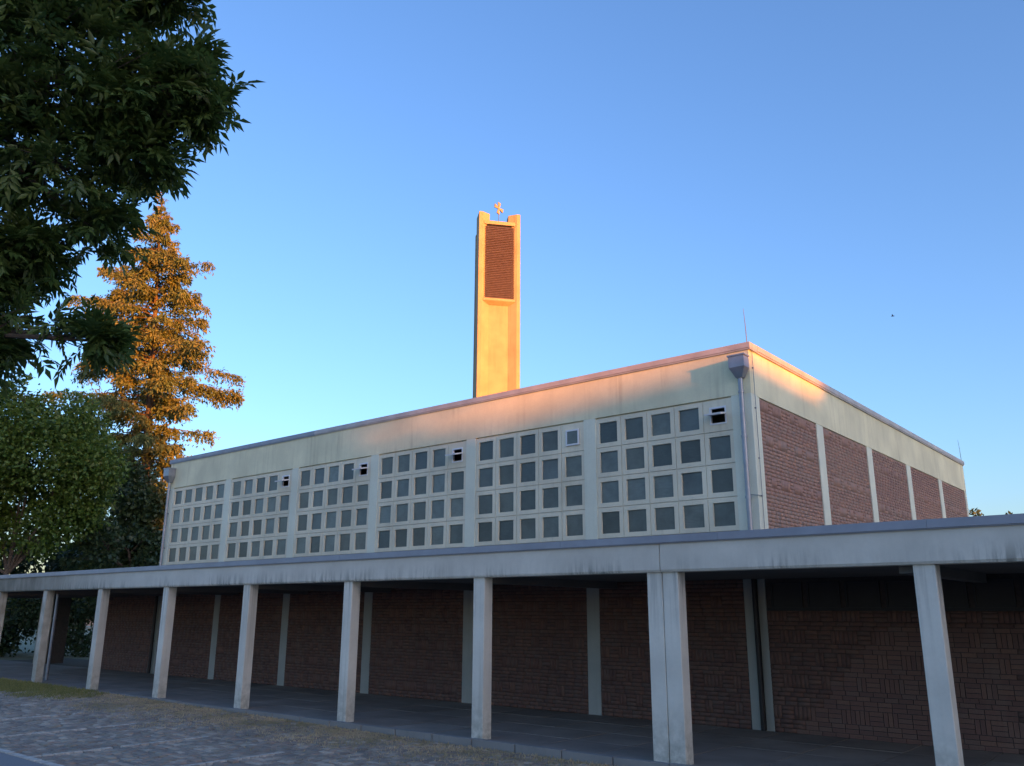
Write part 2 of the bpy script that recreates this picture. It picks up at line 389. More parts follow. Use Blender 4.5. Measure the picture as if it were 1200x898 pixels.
def brick_stuff(name, rects, fx, parent, org, axis='x'):
    """rects joined into one mesh; fx maps wall u to the world; axis x: wall faces -Y, axis y: wall faces +X"""
    n = len(rects); a = np.array(rects)
    if axis == 'y': a[:, 2] += .0075
    tv = np.array(bm0.v) * np.array([1, .012 if axis == 'x' else .006, 1])
    jit = rng.normal(size=n) * (.0015 if axis == 'x' else .0008)
    V = tv[None] * np.stack([a[:, 2], np.ones(n), a[:, 3]], 1)[:, None]
    V[:, :, 1] += jit[:, None]; V[:, :, 0] += (a[:, 0] + a[:, 2] / 2)[:, None]; V[:, :, 2] += (a[:, 1] + a[:, 3] / 2)[:, None]
    V = V.reshape(-1, 3)
    if axis == 'x': W = np.stack([V[:, 0] + fx, V[:, 1] + E, V[:, 2]], 1)
    else: W = np.stack([XC - .03 - V[:, 1], V[:, 0] + fx, V[:, 2]], 1)
    F = np.array(bm0.f)[None] + (np.arange(n) * 8)[:, None, None]
    tone = rng.random(n)
    if axis == 'y': F = F[:, :, ::-1]; tone = .5 * tone + .45 * np.abs(np.sin(np.round(a[:, 1], 2) * 391.7))
    W = W - np.array(org)
    o = link(name, np_mesh(name, W, F.reshape(-1, 4), np.repeat(tone * .999, 5)), parent, 'brick' if axis == 'y' else 'brick_shade'); o['kind'] = 'stuff'; return o

# ------------------------------------------------------------------ the church
CH = (XC, E, 0)
church = thing('church_building', 'flat roofed church hall with cream window grids, pale piers and red brick side panels', 'church', CH)
def cpart(g, name, mat, parent=None, **k):
    g.org = CH if parent is None else CH; o = g.obj(name, church if parent is None else parent, mat, **k); return o
# parapet wall above the windows (front), slightly proud of the panels
t = .30
g = G(CH); g.box(XL, XC, E - .012, E + t, PZ + .02, TOP - .02); cpart(g, 'parapet', 'parapet')
g = G(CH); g.box(XC - t, XC, E + t + .002, YEND, 6.80, TOP - .02); cpart(g, 'parapet', 'parapet')
g = G(CH); g.box(XL, XL + t, E + t + .002, YEND, 0, TOP - .02); g.box(XL + t, XC - t, YEND - t, YEND - .002, 0, TOP - .02); cpart(g, 'rear_wall', 'parapet')
g = G(CH); g.box(XL + t, XC - t, E + t, YEND - t, TOP - .5, TOP - .3); cpart(g, 'roof', 'roofing')
# metal coping with a thin drip line below, in lengths
def coping(a, b, front):
    g = G(CH)
    if front: g.box(a, b, E - .06, E + t + .05, TOP - .125, TOP); g.box(a, b, E - .045, E + t + .03, TOP - .16, TOP - .127)
    else: g.box(XC - t - .05, XC + .06, a, b, TOP - .125, TOP); g.box(XC - t - .03, XC + .045, a, b, TOP - .16, TOP - .127)
    cpart(g, 'coping', 'coping' if (front and b > -20) or not front else 'flash')
xx = np.linspace(XL - .06, XC + .06, 9)
for a, b in zip(xx[:-1], xx[1:]): coping(a + .002, b - .002, True)
yy = np.linspace(E + t + .055, YEND + .05, 8)
for a, b in zip(yy[:-1], yy[1:]): coping(a + .002, b - .002, False)
# piers: 7 on the front, running down behind the walkway
for i in range(7):
    x1 = PX0 + i * BAY; x0 = x1 - PIERW
    if i == 6: x1 = XC - .003
    if i == 0: x0 = XL + .003
    g = G(CH); g.box(x0, x1, E - .012 if i else E - .01, E + t, 3.2, PZ + .018, ch=.004); o = cpart(g, 'pier', 'pier')
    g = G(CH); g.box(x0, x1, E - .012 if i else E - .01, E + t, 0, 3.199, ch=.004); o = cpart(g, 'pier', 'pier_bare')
# window panels: 4 rows of 5 precast square modules
CELL = .7216; MARG = .10; PANE = .502; PTH = .2
def module(g, x, z, hole=PANE, oz=0):
    """precast frame for one window: front at E, a square hole with splayed reveal"""
    c = CELL; y = E; a = (c - hole) / 2; s = .006
    X = [x + s, x + a, x + a + hole, x + c - s]; Z = [z + s, z + a + oz, z + a + hole + oz, z + c - s]
    for i in range(3):
        for j in range(3):
            if i == 1 and j == 1: continue
            g.add([(X[i], y, Z[j]), (X[i + 1], y, Z[j]), (X[i + 1], y, Z[j + 1]), (X[i], y, Z[j + 1])], [(0, 1, 2, 3)])
    b = .004
    A = [(X[1], y, Z[1]), (X[2], y, Z[1]), (X[2], y, Z[2]), (X[1], y, Z[2])]; B = [(X[1] + b, y + .05, Z[1] + b), (X[2] - b, y + .05, Z[1] + b), (X[2] - b, y + .05, Z[2] - b), (X[1] + b, y + .05, Z[2] - b)]
    g.add(A + B, [(0, 1, 5, 4), (1, 2, 6, 5), (2, 3, 7, 6), (3, 0, 4, 7)])
    O = [(X[0], y, Z[0]), (X[3], y, Z[0]), (X[3], y, Z[3]), (X[0], y, Z[3])]; P = [(a_, y + .02, c_) for a_, _, c_ in O]
    g.add(O + P, [(0, 1, 5, 4), (1, 2, 6, 5), (2, 3, 7, 6), (3, 0, 4, 7)])
    return X, Z
pg = G(); pg.box(-PANE / 2 + .005, PANE / 2 - .005, 0, .02, -PANE / 2 + .005, PANE / 2 - .005); pane_me = pg.mesh('pane')
fr = G(); o_ = .20; i_ = .165                      # aluminium vent frame
fr.box(-o_, o_, 0, .06, i_, o_); fr.box(-o_, o_, 0, .06, -o_, -i_); fr.box(-o_, -i_, 0, .06, -i_ + .001, i_ - .001); fr.box(i_, o_, 0, .06, -i_ + .001, i_ - .001)
frame_me = fr.mesh('vent_frame')
sa = G(); s1, s2 = .20, .16
sa.box(-s1, s1, -.02, .02, s2, s1); sa.box(-s1, s1, -.02, .02, -s1, -s2); sa.box(-s1, -s2, -.02, .02, -s2 + .001, s2 - .001); sa.box(s2, s1, -.02, .02, -s2 + .001, s2 - .001); sa.box(-s2, s2, -.006, .006, -s2, s2)
sash_me = sa.mesh('vent_sash')
vents = {1: 'open', 2: 'open', 3: 'open', 4: 'shut', 5: 'open'}
for i in range(6):
    x0 = PX0 + i * BAY; x1 = x0 + BAY - PIERW; side = ((x1 - x0) - 5 * CELL) / 2; zb = PZ - 4 * CELL + .0
    zt = PZ - .012; side0 = -(5 * CELL - (x1 - x0)) / 2
    g = G(CH)
    ox = x0 + ((x1 - x0) - 5 * CELL) / 2 if 5 * CELL < x1 - x0 else x0
    cell = min(CELL, (x1 - x0) / 5)
    panes = []
    z00 = zt - 4 * .7216 + .0
    for r in range(4):
        for c in range(5):
            vent = (r == 0 and c == 4 and i in vents)
            X, Z = module(g, ox + c * CELL, zt - (r + 1) * CELL, .40 if vent else PANE)
            panes.append(((X[1] + X[2]) / 2, (Z[1] + Z[2]) / 2, vent))
    # lower filling down to the walkway roof and a dark backing seam
    g.box(x0, x1, E + .012, E + .03, 3.30, zt - 4 * CELL - .003)
    g.box(x0 + .004, x1 - .004, E, E + .010, 3.30, zt - 4 * CELL - .006)
    for c in range(6):   # backing strips behind the joints
        xb = ox + c * CELL; g.box(xb - .03, xb + .03, E + .021, E + .04, zt - 4 * CELL, zt)
    for r in range(5):
        zb_ = zt - r * CELL; g.box(ox, ox + 5 * CELL, E + .041, E + .05, zb_ - .03, zb_ + .03)
    wp = cpart(g, 'window_panel', 'panel')
    for (px, pz, vent) in panes:
        if not vent:
            o = link('pane', pane_me, wp, 'glass', (px - CH[0], .036, pz)); o.rotation_euler = (random.uniform(-.035, .035), 0, random.uniform(-.035, .035))
        else:
            link('vent_frame', frame_me, wp, 'white_frame', (px - CH[0], -.012, pz))
            o = link('vent_sash', sash_me, wp, 'white_frame', (px - CH[0], -.10 if vents[i] == 'open' else -.015, pz + (.02 if vents[i] == 'open' else 0)))
            o.rotation_euler = (R(-74 + random.uniform(-5, 5)), 0, 0) if vents[i] == 'open' else (0, 0, 0)
            if vents[i] == 'shut':
                link('pane', pane_me, wp, 'glass', (px - CH[0], -.03, pz)).scale = (.64, .2, .64)
    # brick infill below, under the walkway roof
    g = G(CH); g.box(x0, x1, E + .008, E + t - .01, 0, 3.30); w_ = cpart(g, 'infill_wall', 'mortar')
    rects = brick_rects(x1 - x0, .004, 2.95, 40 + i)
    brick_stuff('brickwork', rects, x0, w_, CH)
# side: corner pier, brick panels and mullions
YS, SB, SW, SZ = 17.377, 3.8237, .4407, 6.795
g = G(CH); g.box(XC - t, XC - .002, E + t + .001, YS, 0, 6.798); cpart(g, 'pier', 'pier')
for i in range(5):
    y0 = YS + i * SB; y1 = y0 + SB - SW
    g = G(CH); g.box(XC - t, XC - .035, y0, y1, 3.0, 6.798); o = cpart(g, 'brick_panel', 'mortar_light')
    rects = brick_rects(y1 - y0, 3.2, 6.797, 90 + i, (6, 8, 11)); brick_stuff('brickwork', rects, y0, o, CH, 'y')
    yn = YS + (i + 1) * SB if i < 4 else YEND
    g = G(CH); g.box(XC - t, XC - .004, y1, yn, 0, 6.798); cpart(g, 'pier', 'pier')
# rain water head and downpipe at the right corner, another at the far left corner
def hopper(x, top, s=1.0, big=True):
    hw, hd = .18 * s, .26 * s; y1 = E - .015; y0 = y1 - hd; g = G(CH)
    zt = top; zm = top - .28 * s; zb = top - .50 * s
    def ring(a, b, c, d, z): return [(a, c, z), (b, c, z), (b, d, z), (a, d, z)]
    rs = [ring(x - hw - .02, x + hw + .02, y0 - .02, y1, zt), ring(x - hw - .02, x + hw + .02, y0 - .02, y1, zt - .03), ring(x - hw, x + hw, y0, y1, zt - .031), ring(x - hw, x + hw, y0, y1, zm),
          ring(x - .07, x + .07, y1 - .17, y1 - .02, zb)]
    vs = sum(rs, []); fs = [(a * 4 + k, a * 4 + (k + 1) % 4, a * 4 + 4 + (k + 1) % 4, a * 4 + 4 + k) for a in range(4) for k in range(4)] + [(0, 1, 2, 3), (19, 18, 17, 16)]
    g.add(vs, fs)
    dp = G(CH); yc = y1 - .10; dp.tube([(x, yc, zb + .03), (x, yc, 3.3)], .052, 14)
    lp = G(CH); lp.tube([(x, yc, 3.3), (x, yc, .02)], .056, 14)  # lower length of the same downpipe, coloured black for the shade there
    for z in (zb - .28, 5.9, 4.6, 3.7): dp.tube([(x, yc, z), (x, yc, z - .05)], .064, 14)
    d = cpart(dp, 'downpipe', 'zinc', smooth=False)
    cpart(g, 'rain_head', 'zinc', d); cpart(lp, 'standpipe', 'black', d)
    for z in (5.88, 4.58, 1.18):
        b = G(CH); b.box(x - .015, x + .015, yc, E - .01, z - .045, z - .015); cpart(b, 'pipe_bracket', 'steel', d)
hopper(-7.545, 7.66); hopper(-31.27, 7.60, 1.1)
# lightning conductors and rods
g = G(CH); pts = [(XC + .02, E + .02, TOP), (XC + .03, E + .12, 7.75), (XC + .02, E + .14, 0.1)]; g.tube(pts, .008, 5)
for z in (7.4, 6.5, 5.4, 4.6, 3.8): g.box(XC - .005, XC + .03, E + .125, E + .155, z, z + .03)
g.tube([(-7.5, E - .1, 4.62), (XC + .01, E - .03, 4.61), (XC + .02, E + .14, 4.6)], .007, 5)
cpart(g, 'lightning_conductor', 'steel')
for (x, y, h) in ((XC - .04, E + .05, .82), (XC, YEND - .1, .85)):
    g = G(CH); g.tube([(x, y, TOP), (x - .01, y, TOP + h * .5), (x - .03, y, TOP + h)], [.011, .009, .005], 6); cpart(g, 'lightning_rod', 'steel')

# ------------------------------------------------------------------ low wing to the right of the church (wall under the walkway)
WG = (XC, E, 0)
wing = thing('brick_wing', 'low brick building with a high strip of small windows, right of the church corner', 'building', WG)
g = G(WG); g.box(XC + .002, RIGHT, E + .008, E + .28, 0, 3.30); wwall = g.obj('wall', wing, 'mortar')
wr = brick_rects(RIGHT - XC, .004, 2.28, 77)
wa = np.array(wr); cx = XC + wa[:, 0] + wa[:, 2] / 2; cz = wa[:, 1] + wa[:, 3] / 2
vs_ = invw(cx, np.full(len(cx), E), cz); dist = np.hypot(cx, E); od = np.argsort(np.where(vs_ & (cz < 2.0), dist + cz * .3, 1e9))[:295]; ods = set(od.tolist())
for k in sorted(ods):
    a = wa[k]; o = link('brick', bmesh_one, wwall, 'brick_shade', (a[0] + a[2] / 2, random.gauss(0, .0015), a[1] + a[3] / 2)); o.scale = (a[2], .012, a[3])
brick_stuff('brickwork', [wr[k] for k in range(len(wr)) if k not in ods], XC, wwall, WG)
g = G(WG); g.box(XC + .02, RIGHT, E - .02, E + .007, 2.283, 2.33); g.obj('sill', wing, 'window_frame')
for k in range(14):
    x0 = XC + .12 + k * .74
    if x0 > RIGHT - .6: break
    g = G(WG); a, b, z0, z1 = x0, x0 + .64, 2.335, 2.83
    fw = .035
    g.box(a, b, E - .03, E + .005, z0, z0 + fw); g.box(a, b, E - .03, E + .005, z1 - fw, z1); g.box(a, a + fw, E - .03, E + .005, z0 + fw, z1 - fw); g.box(b - fw, b, E - .03, E + .005, z0 + fw, z1 - fw)
    f = g.obj('window', wing, 'window_frame')
    p = G(WG); p.box(a + fw, b - fw, E - .01, E + .004, z0 + fw, z1 - fw); p.obj('pane', f, 'window_dark')

# ------------------------------------------------------------------ covered walkway
WK = (-18, 12.3, 0)
walk = thing('covered_walkway', 'long covered walkway with slanting rows of pale concrete columns and a flat roof', 'walkway', WK)
walk['label'] = 'long covered walkway with pale concrete columns carrying a flat concrete roof before the church'
def col_mesh():
    g = G(); c = .008; w, d, h = COLW, COLD, COLH
    g.box(0, w, 0, d, -.25, h, ch=c); return g.mesh('column')
cme = col_mesh()
for k in range(-3, 11):
    x = COLX + k * COLS + (COLW + .006 if k >= 7 else 0)
    if x > RIGHT: continue
    link('column', cme, walk, 'column', (x - WK[0], COLY - WK[1], 0))
    if k == 6: link('column', cme, walk, 'column', (x + COLW + .012 - WK[0], COLY - WK[1], 0))
XJ = COLX + 6 * COLS + COLW + .006          # expansion joint
for a, b in ((LEFT, XJ - .008), (XJ + .008, RIGHT)):
    g = G(WK); y = FY; zb, zt = COLH, FT - .10
    # beam with a narrow chamfered drip edge along its foot
    prof = [(y, zb + .035), (y + .02, zb), (y + .30, zb), (y + .30, zt), (y, zt)]
    n = len(prof); vs = [(a, p, q) for p, q in prof] + [(b, p, q) for p, q in prof]
    g.add(vs, [(i, (i + 1) % n, n + (i + 1) % n, n + i) for i in range(n)] + [tuple(range(n)), tuple(range(2 * n - 1, n - 1, -1))]); g.obj('edge_beam', walk, 'fascia')
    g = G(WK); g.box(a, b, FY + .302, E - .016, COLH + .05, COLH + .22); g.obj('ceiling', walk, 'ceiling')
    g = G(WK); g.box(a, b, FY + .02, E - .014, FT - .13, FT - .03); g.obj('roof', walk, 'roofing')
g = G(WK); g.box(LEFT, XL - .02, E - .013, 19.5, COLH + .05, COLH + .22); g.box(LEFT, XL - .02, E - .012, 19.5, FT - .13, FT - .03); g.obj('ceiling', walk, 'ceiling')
for k in range(-3, 10):                      # cross beams
    x = COLX + k * COLS + COLW / 2
    if k == 6: continue
    g = G(WK); g.box(x - .1, x + .1, FY + .303, E - .018, COLH - .10, COLH + .048); g.obj('cross_beam', walk, 'ceiling')
xe = np.arange(LEFT, RIGHT, 3.0)
for a in xe:                                 # metal roof edge in 3 m lengths
    g = G(WK); b = a + 2.996
    g.box(a, b, FY - .05, FY + .12, FT - .115, FT); g.box(a, b, FY - .032, FY + .02, FT - .13, FT - .117)
    g.obj('roof_edge', walk, 'flash')
# slim rain pipe behind the column at the far left
g = G(WK); g.tube([(-30.75, 13.05, 0), (-30.75, 13.05, 2.85)], .05, 12); g.tube([(-30.75, 13.05, 1.95), (-30.75, 13.05, 2.0)], .062, 12); g.obj('rain_pipe', walk, 'zinc')

# wall left of the church, and a free wall end farther left
lw = thing('side_wall', 'dark brick wall under the walkway, left of the church corner pier', 'wall', (-34, E, 0))
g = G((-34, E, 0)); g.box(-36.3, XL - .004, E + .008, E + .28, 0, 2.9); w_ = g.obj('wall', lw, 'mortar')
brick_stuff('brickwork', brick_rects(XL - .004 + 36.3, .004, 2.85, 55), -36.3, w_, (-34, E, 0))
ew = thing('end_pier', 'tall pale concrete pier at the far left end of the walkway before dark trees', 'pier', (-40.5, 17, 0))
g = G((-40.5, 17, 0)); g.box(-40.7, -40.35, 16.6, 17.0, 0, COLH + .04, ch=.01); g.obj('shaft', ew, 'column')
g = G((-40.5, 17, 0)); g.box(-40.68, -40.38, 17.002, 17.75, 0, COLH + .04); g.obj('wall', ew, 'mortar')

# ------------------------------------------------------------------ bell tower
TA = R(129.2); TR = 52.0; caz = R(-40.62)
TC = Vector((math.sin(caz) * TR, math.cos(caz) * TR, 0))
tower = thing('bell_tower', 'slender concrete bell tower with brown louvres and a small cross, lit by the evening sun', 'tower', TC, rz=0)
tower.rotation_euler[2] = math.atan2(.778, .628) - math.pi / 2 + 0     # local -Y faces outwards
# local frame: +X right as seen, -Y front
n_out = Vector((math.sin(TA), math.cos(TA), 0)); rot = math.atan2(n_out.y, n_out.x) + math.pi / 2; tower.rotation_euler[2] = rot
HW = 1.39; FIN = .23; SP = .52; SD = .31; TT = 28.1
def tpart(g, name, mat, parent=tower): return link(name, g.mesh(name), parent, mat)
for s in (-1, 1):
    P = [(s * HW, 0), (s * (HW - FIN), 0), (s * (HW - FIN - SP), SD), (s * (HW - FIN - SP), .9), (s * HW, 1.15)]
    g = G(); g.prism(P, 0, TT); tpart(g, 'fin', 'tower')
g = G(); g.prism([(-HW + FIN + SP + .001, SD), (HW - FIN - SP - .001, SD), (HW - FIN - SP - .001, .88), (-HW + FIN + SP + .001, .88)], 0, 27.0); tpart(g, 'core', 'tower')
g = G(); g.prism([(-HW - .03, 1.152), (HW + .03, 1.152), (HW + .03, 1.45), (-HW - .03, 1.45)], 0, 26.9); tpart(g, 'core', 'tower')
# bell chamber: frame, sill with sloped underside, lintel, slats
LX = 1.04; zb, zt = 22.0, 27.25; yf = .05
def xin(y): return HW - FIN - y * SP / SD        # inner face of the fins at depth y
a = xin(yf) - .012
g = G()
g.add([(-a, yf - .04, zb), (a, yf - .04, zb), (a, yf - .04, zb - .16), (-a, yf - .04, zb - .16), (-a + .38, SD - .003, zb), (a - .38, SD - .003, zb), (a - .38, SD - .003, zb - .40), (-a + .38, SD - .003, zb - .40)],
      [(0, 1, 2, 3), (0, 4, 5, 1), (3, 2, 6, 7), (1, 5, 6, 2), (4, 0, 3, 7), (4, 7, 6, 5)]); tpart(g, 'sill', 'tower')
g = G(); g.prism([(-a, yf - .03), (a, yf - .03), (a - .38, SD - .004), (-a + .38, SD - .004)], zt, zt + .24); tpart(g, 'lintel', 'tower')
for s in (-1, 1):
    g = G(); g.prism([(s * a, yf), (s * (a - .05), yf), (s * (a - .05), .075), (s * (a - .055), .075)] if s > 0 else [(-a, yf), (-a + .05, yf), (-a + .05, .075), (-a + .055, .075)], zb + .001, zt - .001); tpart(g, 'frame', 'tower')
g = G(); g.box(-a + .22, a - .22, .15, .16, zb, zt); tpart(g, 'louvre_back', 'dark')
sl_ = G(); hw = a - .062; sl_.add([(-hw, -.03, -.062), (hw, -.03, -.062), (hw, -.03, -.045), (-hw, -.03, -.045), (-hw + .10, .03, .062), (hw - .10, .03, .062), (hw - .10, .03, .045), (-hw + .10, .03, .045)],
        [(0, 1, 2, 3), (3, 2, 5, 4), (0, 7, 6, 1), (4, 5, 6, 7), (1, 6, 5, 2), (0, 3, 4, 7)]); slm = sl_.mesh('louvre_slat')
k = 0; z = zb + .09
while z < zt - .06:
    o = link('louvre_slat', slm, tower, 'louvre', (0, yf + .045, z)); o.rotation_euler[0] = random.uniform(-.04, .04); z += .125
# cross on a rod
g = G(); g.tube([(.02, .5, 27.0), (.0, .5, 28.55)], .022, 6); rod = tpart(g, 'cross_rod', 'steel')
g = G(); za = 28.68
for ang in range(4):
    A = ang * math.pi / 2; c_, s_ = math.cos(A), math.sin(A); P = [(.03, -.035), (.34, -.11), (.34, .11), (.03, .035)]
    for yy0 in (0,):
        vs = [(p * c_ - q * s_, -.03, p * s_ + q * c_) for p, q in P] + [(p * c_ - q * s_, .03, p * s_ + q * c_) for p, q in P]
        g.add(vs, [(0, 1, 2, 3), (7, 6, 5, 4), (0, 4, 5, 1), (1, 5, 6, 2), (2, 6, 7, 3), (3, 7, 4, 0)])
g.box(-.04, .04, -.031, .031, -.04, .04)
cr = link('cross', g.mesh('cross'), rod, 'tower', (0, .5, za)); cr.rotation_euler = (0, R(8), R(40)); cr.scale = (1.25,) * 3

# ------------------------------------------------------------------ trees
def crown_points(lobes, n, shell=.55):
    vol = np.array([l[3] ** 2.3 for l in lobes]); cnt = rng.multinomial(n, vol / vol.sum()); P = []; Q = []
    for (x, y, z, r), c in zip(lobes, cnt):
        d = rnd_dir(c); rad = r * (shell + (1 - shell) * rng.random(c) ** .7) * (1 + .12 * rng.normal(size=c))
        d2_ = d * np.array([1, 1, .85]); P.append(np.array([x, y, z]) + d2_ * rad[:, None]); Q.append(d)
    return np.concatenate(P), np.concatenate(Q)
def clumpy(P, Q, keep, scale, seed):
    """drop leaves where a cheap 3-D wave field is low, so the crown breaks into clumps with gaps"""
    f = np.sin(P[:, 0] * scale + seed) + np.sin(P[:, 1] * scale * 1.13 + seed * 2.1) + np.sin(P[:, 2] * scale * .93 + seed * .7) + .8 * np.sin((P[:, 0] + P[:, 2]) * scale * 2.1 + seed) + .8 * np.sin((P[:, 1] - P[:, 2]) * scale * 2.3)
    k = f > np.quantile(f, 1 - keep); return P[k], Q[k]
def limbs(g, base, lobes, r0, fork=.3, seed=0, twigs=2, droop=0.):
    rr = random.Random(seed); base = Vector(base)
    for (x, y, z, r) in lobes:
        end = Vector((x, y, z)); st = base + Vector((0, 0, fork * 0)); mid = st.lerp(end, .5) + Vector((rr.uniform(-.15, .15), rr.uniform(-.15, .15), .1)) * (end - st).length
        rb = r0 * (.35 + .3 * min(1, r)); g.tube([st, mid, end], [rb, rb * .6, rb * .22], 6)
        for k in range(twigs):
            a = mid.lerp(end, rr.uniform(.1, .9)); b = a + Vector((rr.uniform(-1, 1), rr.uniform(-1, 1), rr.uniform(-.4, .9))) * r * .9; g.tube([a, a.lerp(b, .5) + Vector((0, 0, .05 * r)), b], [rb * .3, rb * .18, rb * .06], 5)
def tree(name, label, base, lobes, n, leaf, L, W, mat, group=None, trunk=.25, keep=.8, clump=2.0, seed=1, bark='bark', shell=.5, fork=None, cat='tree', fold=False, twigs=3):
    t = thing(name, label, cat, base, group)
    zmin = min(l[2] - l[3] for l in lobes); top = fork if fork else max(1.5, zmin)
    bx, by, bz = base; cxm = sum(l[0] for l in lobes) / len(lobes); cym = sum(l[1] for l in lobes) / len(lobes)
    fp = Vector((bx + (cxm - bx) * .2, by + (cym - by) * .2, top))
    g = G(base); g.tube([(bx, by, bz - .2), (bx + .03, by, bz + top * .4), fp], [trunk * 1.25, trunk, trunk * .8], 10); limbs(g, fp, lobes, trunk * .7, seed=seed, twigs=twigs)
    g.obj('trunk', t, bark)
    P, Q = crown_points(lobes, n, shell); P, Q = clumpy(P, Q, keep, clump, seed)
    D = unit(Q * .6 + rnd_dir(len(P)) * .9 + np.array([0, 0, -.25])); Nn = rnd_dir(len(P)) + np.array([0, 0, .6])
    f = leaves if fold else flat_leaves
    V, F = f(P, D, Nn, L * (.7 + .6 * rng.random(len(P))), W * (.7 + .6 * rng.random(len(P))))
    tone = rng.random(len(P)) * .999
    if fold: tone = np.repeat(tone, 2)
    link('crown', np_mesh('crown', V - np.array(base), F, tone), t, mat)
    return t

# the big tree overhead at the left: pinnate leaves hanging from long twigs
FORE = [(-9.12, 2.99, 8.18, 0.94), (-8.47, 3.59, 7.68, 0.75), (-8.1, 3.92, 7.86, 0.44), (-7.78, 4.16, 7.72, 0.24), (-9.2, 3.38, 6.91, 0.9), (-8.47, 3.85, 7.01, 0.42), (-9.46, 3.25, 6.05, 0.46), (-9.8, 2.8, 4.7, 0.5), (-9.6, 3.0, 5.55, 0.3), (-9.07, 3.71, 6.27, 0.4),
        (-9.45, 3.28, 5.05, 0.42), (-9.09, 3.66, 5.0, 0.30), (-8.8, 3.84, 4.96, 0.15), (-9.76, 2.2, 7.61, 1.27), (-10.2, 2.6, 5.85, 0.98), (-8.82, 3.26, 9.33, 0.88), (-8.28, 3.78, 9.02, 0.40), (-10.4, 2.91, 4.86, 0.6),
        (-7.93, 4.03, 8.1, 0.24), (-7.85, 4.25, 7.45, 0.2), (-9.7, 2.43, 9.84, 1.18)]
FB = (-11.6, .9, -.1)
ft = thing('broadleaf_tree', 'large dark broadleaf tree overhanging from the left with long pointed leaflets against the sky', 'tree', FB)
g = G(FB); fk = Vector((-11.2, 1.3, 3.6)); g.tube([(FB[0], FB[1], -.3), (-11.5, 1.0, 2), fk], [.34, .26, .22], 12)
hub = [Vector((-10.6, 1.9, 5.6)), Vector((-10.2, 2.1, 7.4)), Vector((-10.3, 2.0, 4.7))]
for h, r in zip(hub, (.15, .13, .09)): g.tube([fk, fk.lerp(h, .5) + Vector((0, 0, .2)), h], [.18, r, r * .8], 8)
tw = []
for l in FORE:
    c = Vector(l[:3]); h = min(hub, key=lambda q: (q - c).length); m = h.lerp(c, .55) + Vector((0, 0, .12)); g.tube([h, m, c], [.05, .03, .012], 6)
    for k in range(int(6 + 16 * l[3])):
        dd = Vector(rnd_dir(1)[0]); dd.z *= .7; e = c + dd * l[3] * random.uniform(.7, 1.0); q = m.lerp(c, random.uniform(.3, 1)); g.tube([q, q.lerp(e, .5) + Vector((0, 0, .04)), e], [.012, .007, .003], 4)
        tw.append((q, e))
g.obj('trunk', ft, 'bark')
# one pinnate leaf of seven leaflets, about 0.4 m long
def pinnate(nl=3, seed=0):
    rr = np.random.default_rng(seed); P = []; D = []; L = []; s = .30
    for k in range(nl):
        x = .07 + k * .075
        for sd in (-1, 1):
            P.append((x + rr.normal() * .006, 0, 0)); D.append((.75, sd * (.75 + .15 * rr.normal()), -.12 + .12 * rr.normal())); L.append(.15 + .02 * rr.normal())
    P.append((.07 + nl * .075 - .03, 0, 0)); D.append((1, .05, -.15)); L.append(.17)
    P, D, L = map(np.array, (P, D, L)); N = np.tile([0, 0, 1.], (len(P), 1)) + rr.normal(size=(len(P), 3)) * .2
    V, F = leaves(P, D, N, L * 1.08, L * .38)
    k = len(V); V = np.concatenate([V, [(0, -.002, 0), (0, .002, 0), (.28, .001, .0), (.28, -.001, 0)]]); F = np.concatenate([F, [[k, k + 1, k + 2, k + 3]]]); return V, F
PIN = [pinnate(3, s) for s in range(4)] + [pinnate(2, 9)]
NL = 10500
P, Q = crown_points(FORE, NL, .35)
ends = np.array([tuple(e) for q, e in tw]); starts = np.array([tuple(q) for q, e in tw])
# pull half of the leaves on to the twigs so that they radiate from them
idx = rng.integers(0, len(ends), NL); tt = rng.random(NL) ** .5; onT = rng.random(NL) < .6
P = np.where(onT[:, None], starts[idx] * (1 - tt[:, None]) + ends[idx] * tt[:, None] + rng.normal(size=(NL, 3)) * .03, P)
Q = np.where(onT[:, None], unit(ends[idx] - starts[idx]), Q)
k = clumpy(P, Q, .82, 4.6, 3.0); P, Q = k
D = unit(Q * .8 + rnd_dir(len(P)) * .85 + np.array([0, 0, -.02])); Nn = unit(rnd_dir(len(P)) * .7 + np.array([0, 0, 1.]))
B = unit(np.cross(Nn, D)); Nn = np.cross(D, B)
camP = np.array([0, 0, 2.2]); vis = invw(P[:, 0], P[:, 1], P[:, 2]); dd = np.linalg.norm(P - camP, axis=1)
rank = np.argsort(np.where(vis, dd, 99))[:295]; sel = np.zeros(len(P), bool); sel[rank] = True
lme = []
for V, F in PIN:
    me = np_mesh('leaf', V, F, np.zeros(len(F))); me.materials.append(MT['leaf_fore']); lme.append(me)
for i in rank:
    o = link('leaf', lme[i % 5], ft); o.matrix_local = Matrix.Translation(Vector(P[i] - np.array(FB))) @ Matrix(np.stack([D[i], B[i], Nn[i]], 1).tolist()).to_4x4() @ Matrix.Scale(random.uniform(.55, .95), 4)
VV, FF, TN = [], [], []; nv = 0
for i in np.where(~sel)[0]:
    V, F = PIN[i % 5]; W_ = (V * random.uniform(.5, .95)) @ np.stack([D[i], B[i], Nn[i]], 0) + P[i]; VV.append(W_); FF.append(F + nv); TN.append(np.full(len(F), random.random() * .999)); nv += len(V)
o = link('foliage', np_mesh('foliage', np.concatenate(VV) - np.array(FB), np.concatenate(FF), np.concatenate(TN)), ft, 'leaf_fore'); o['kind'] = 'stuff'

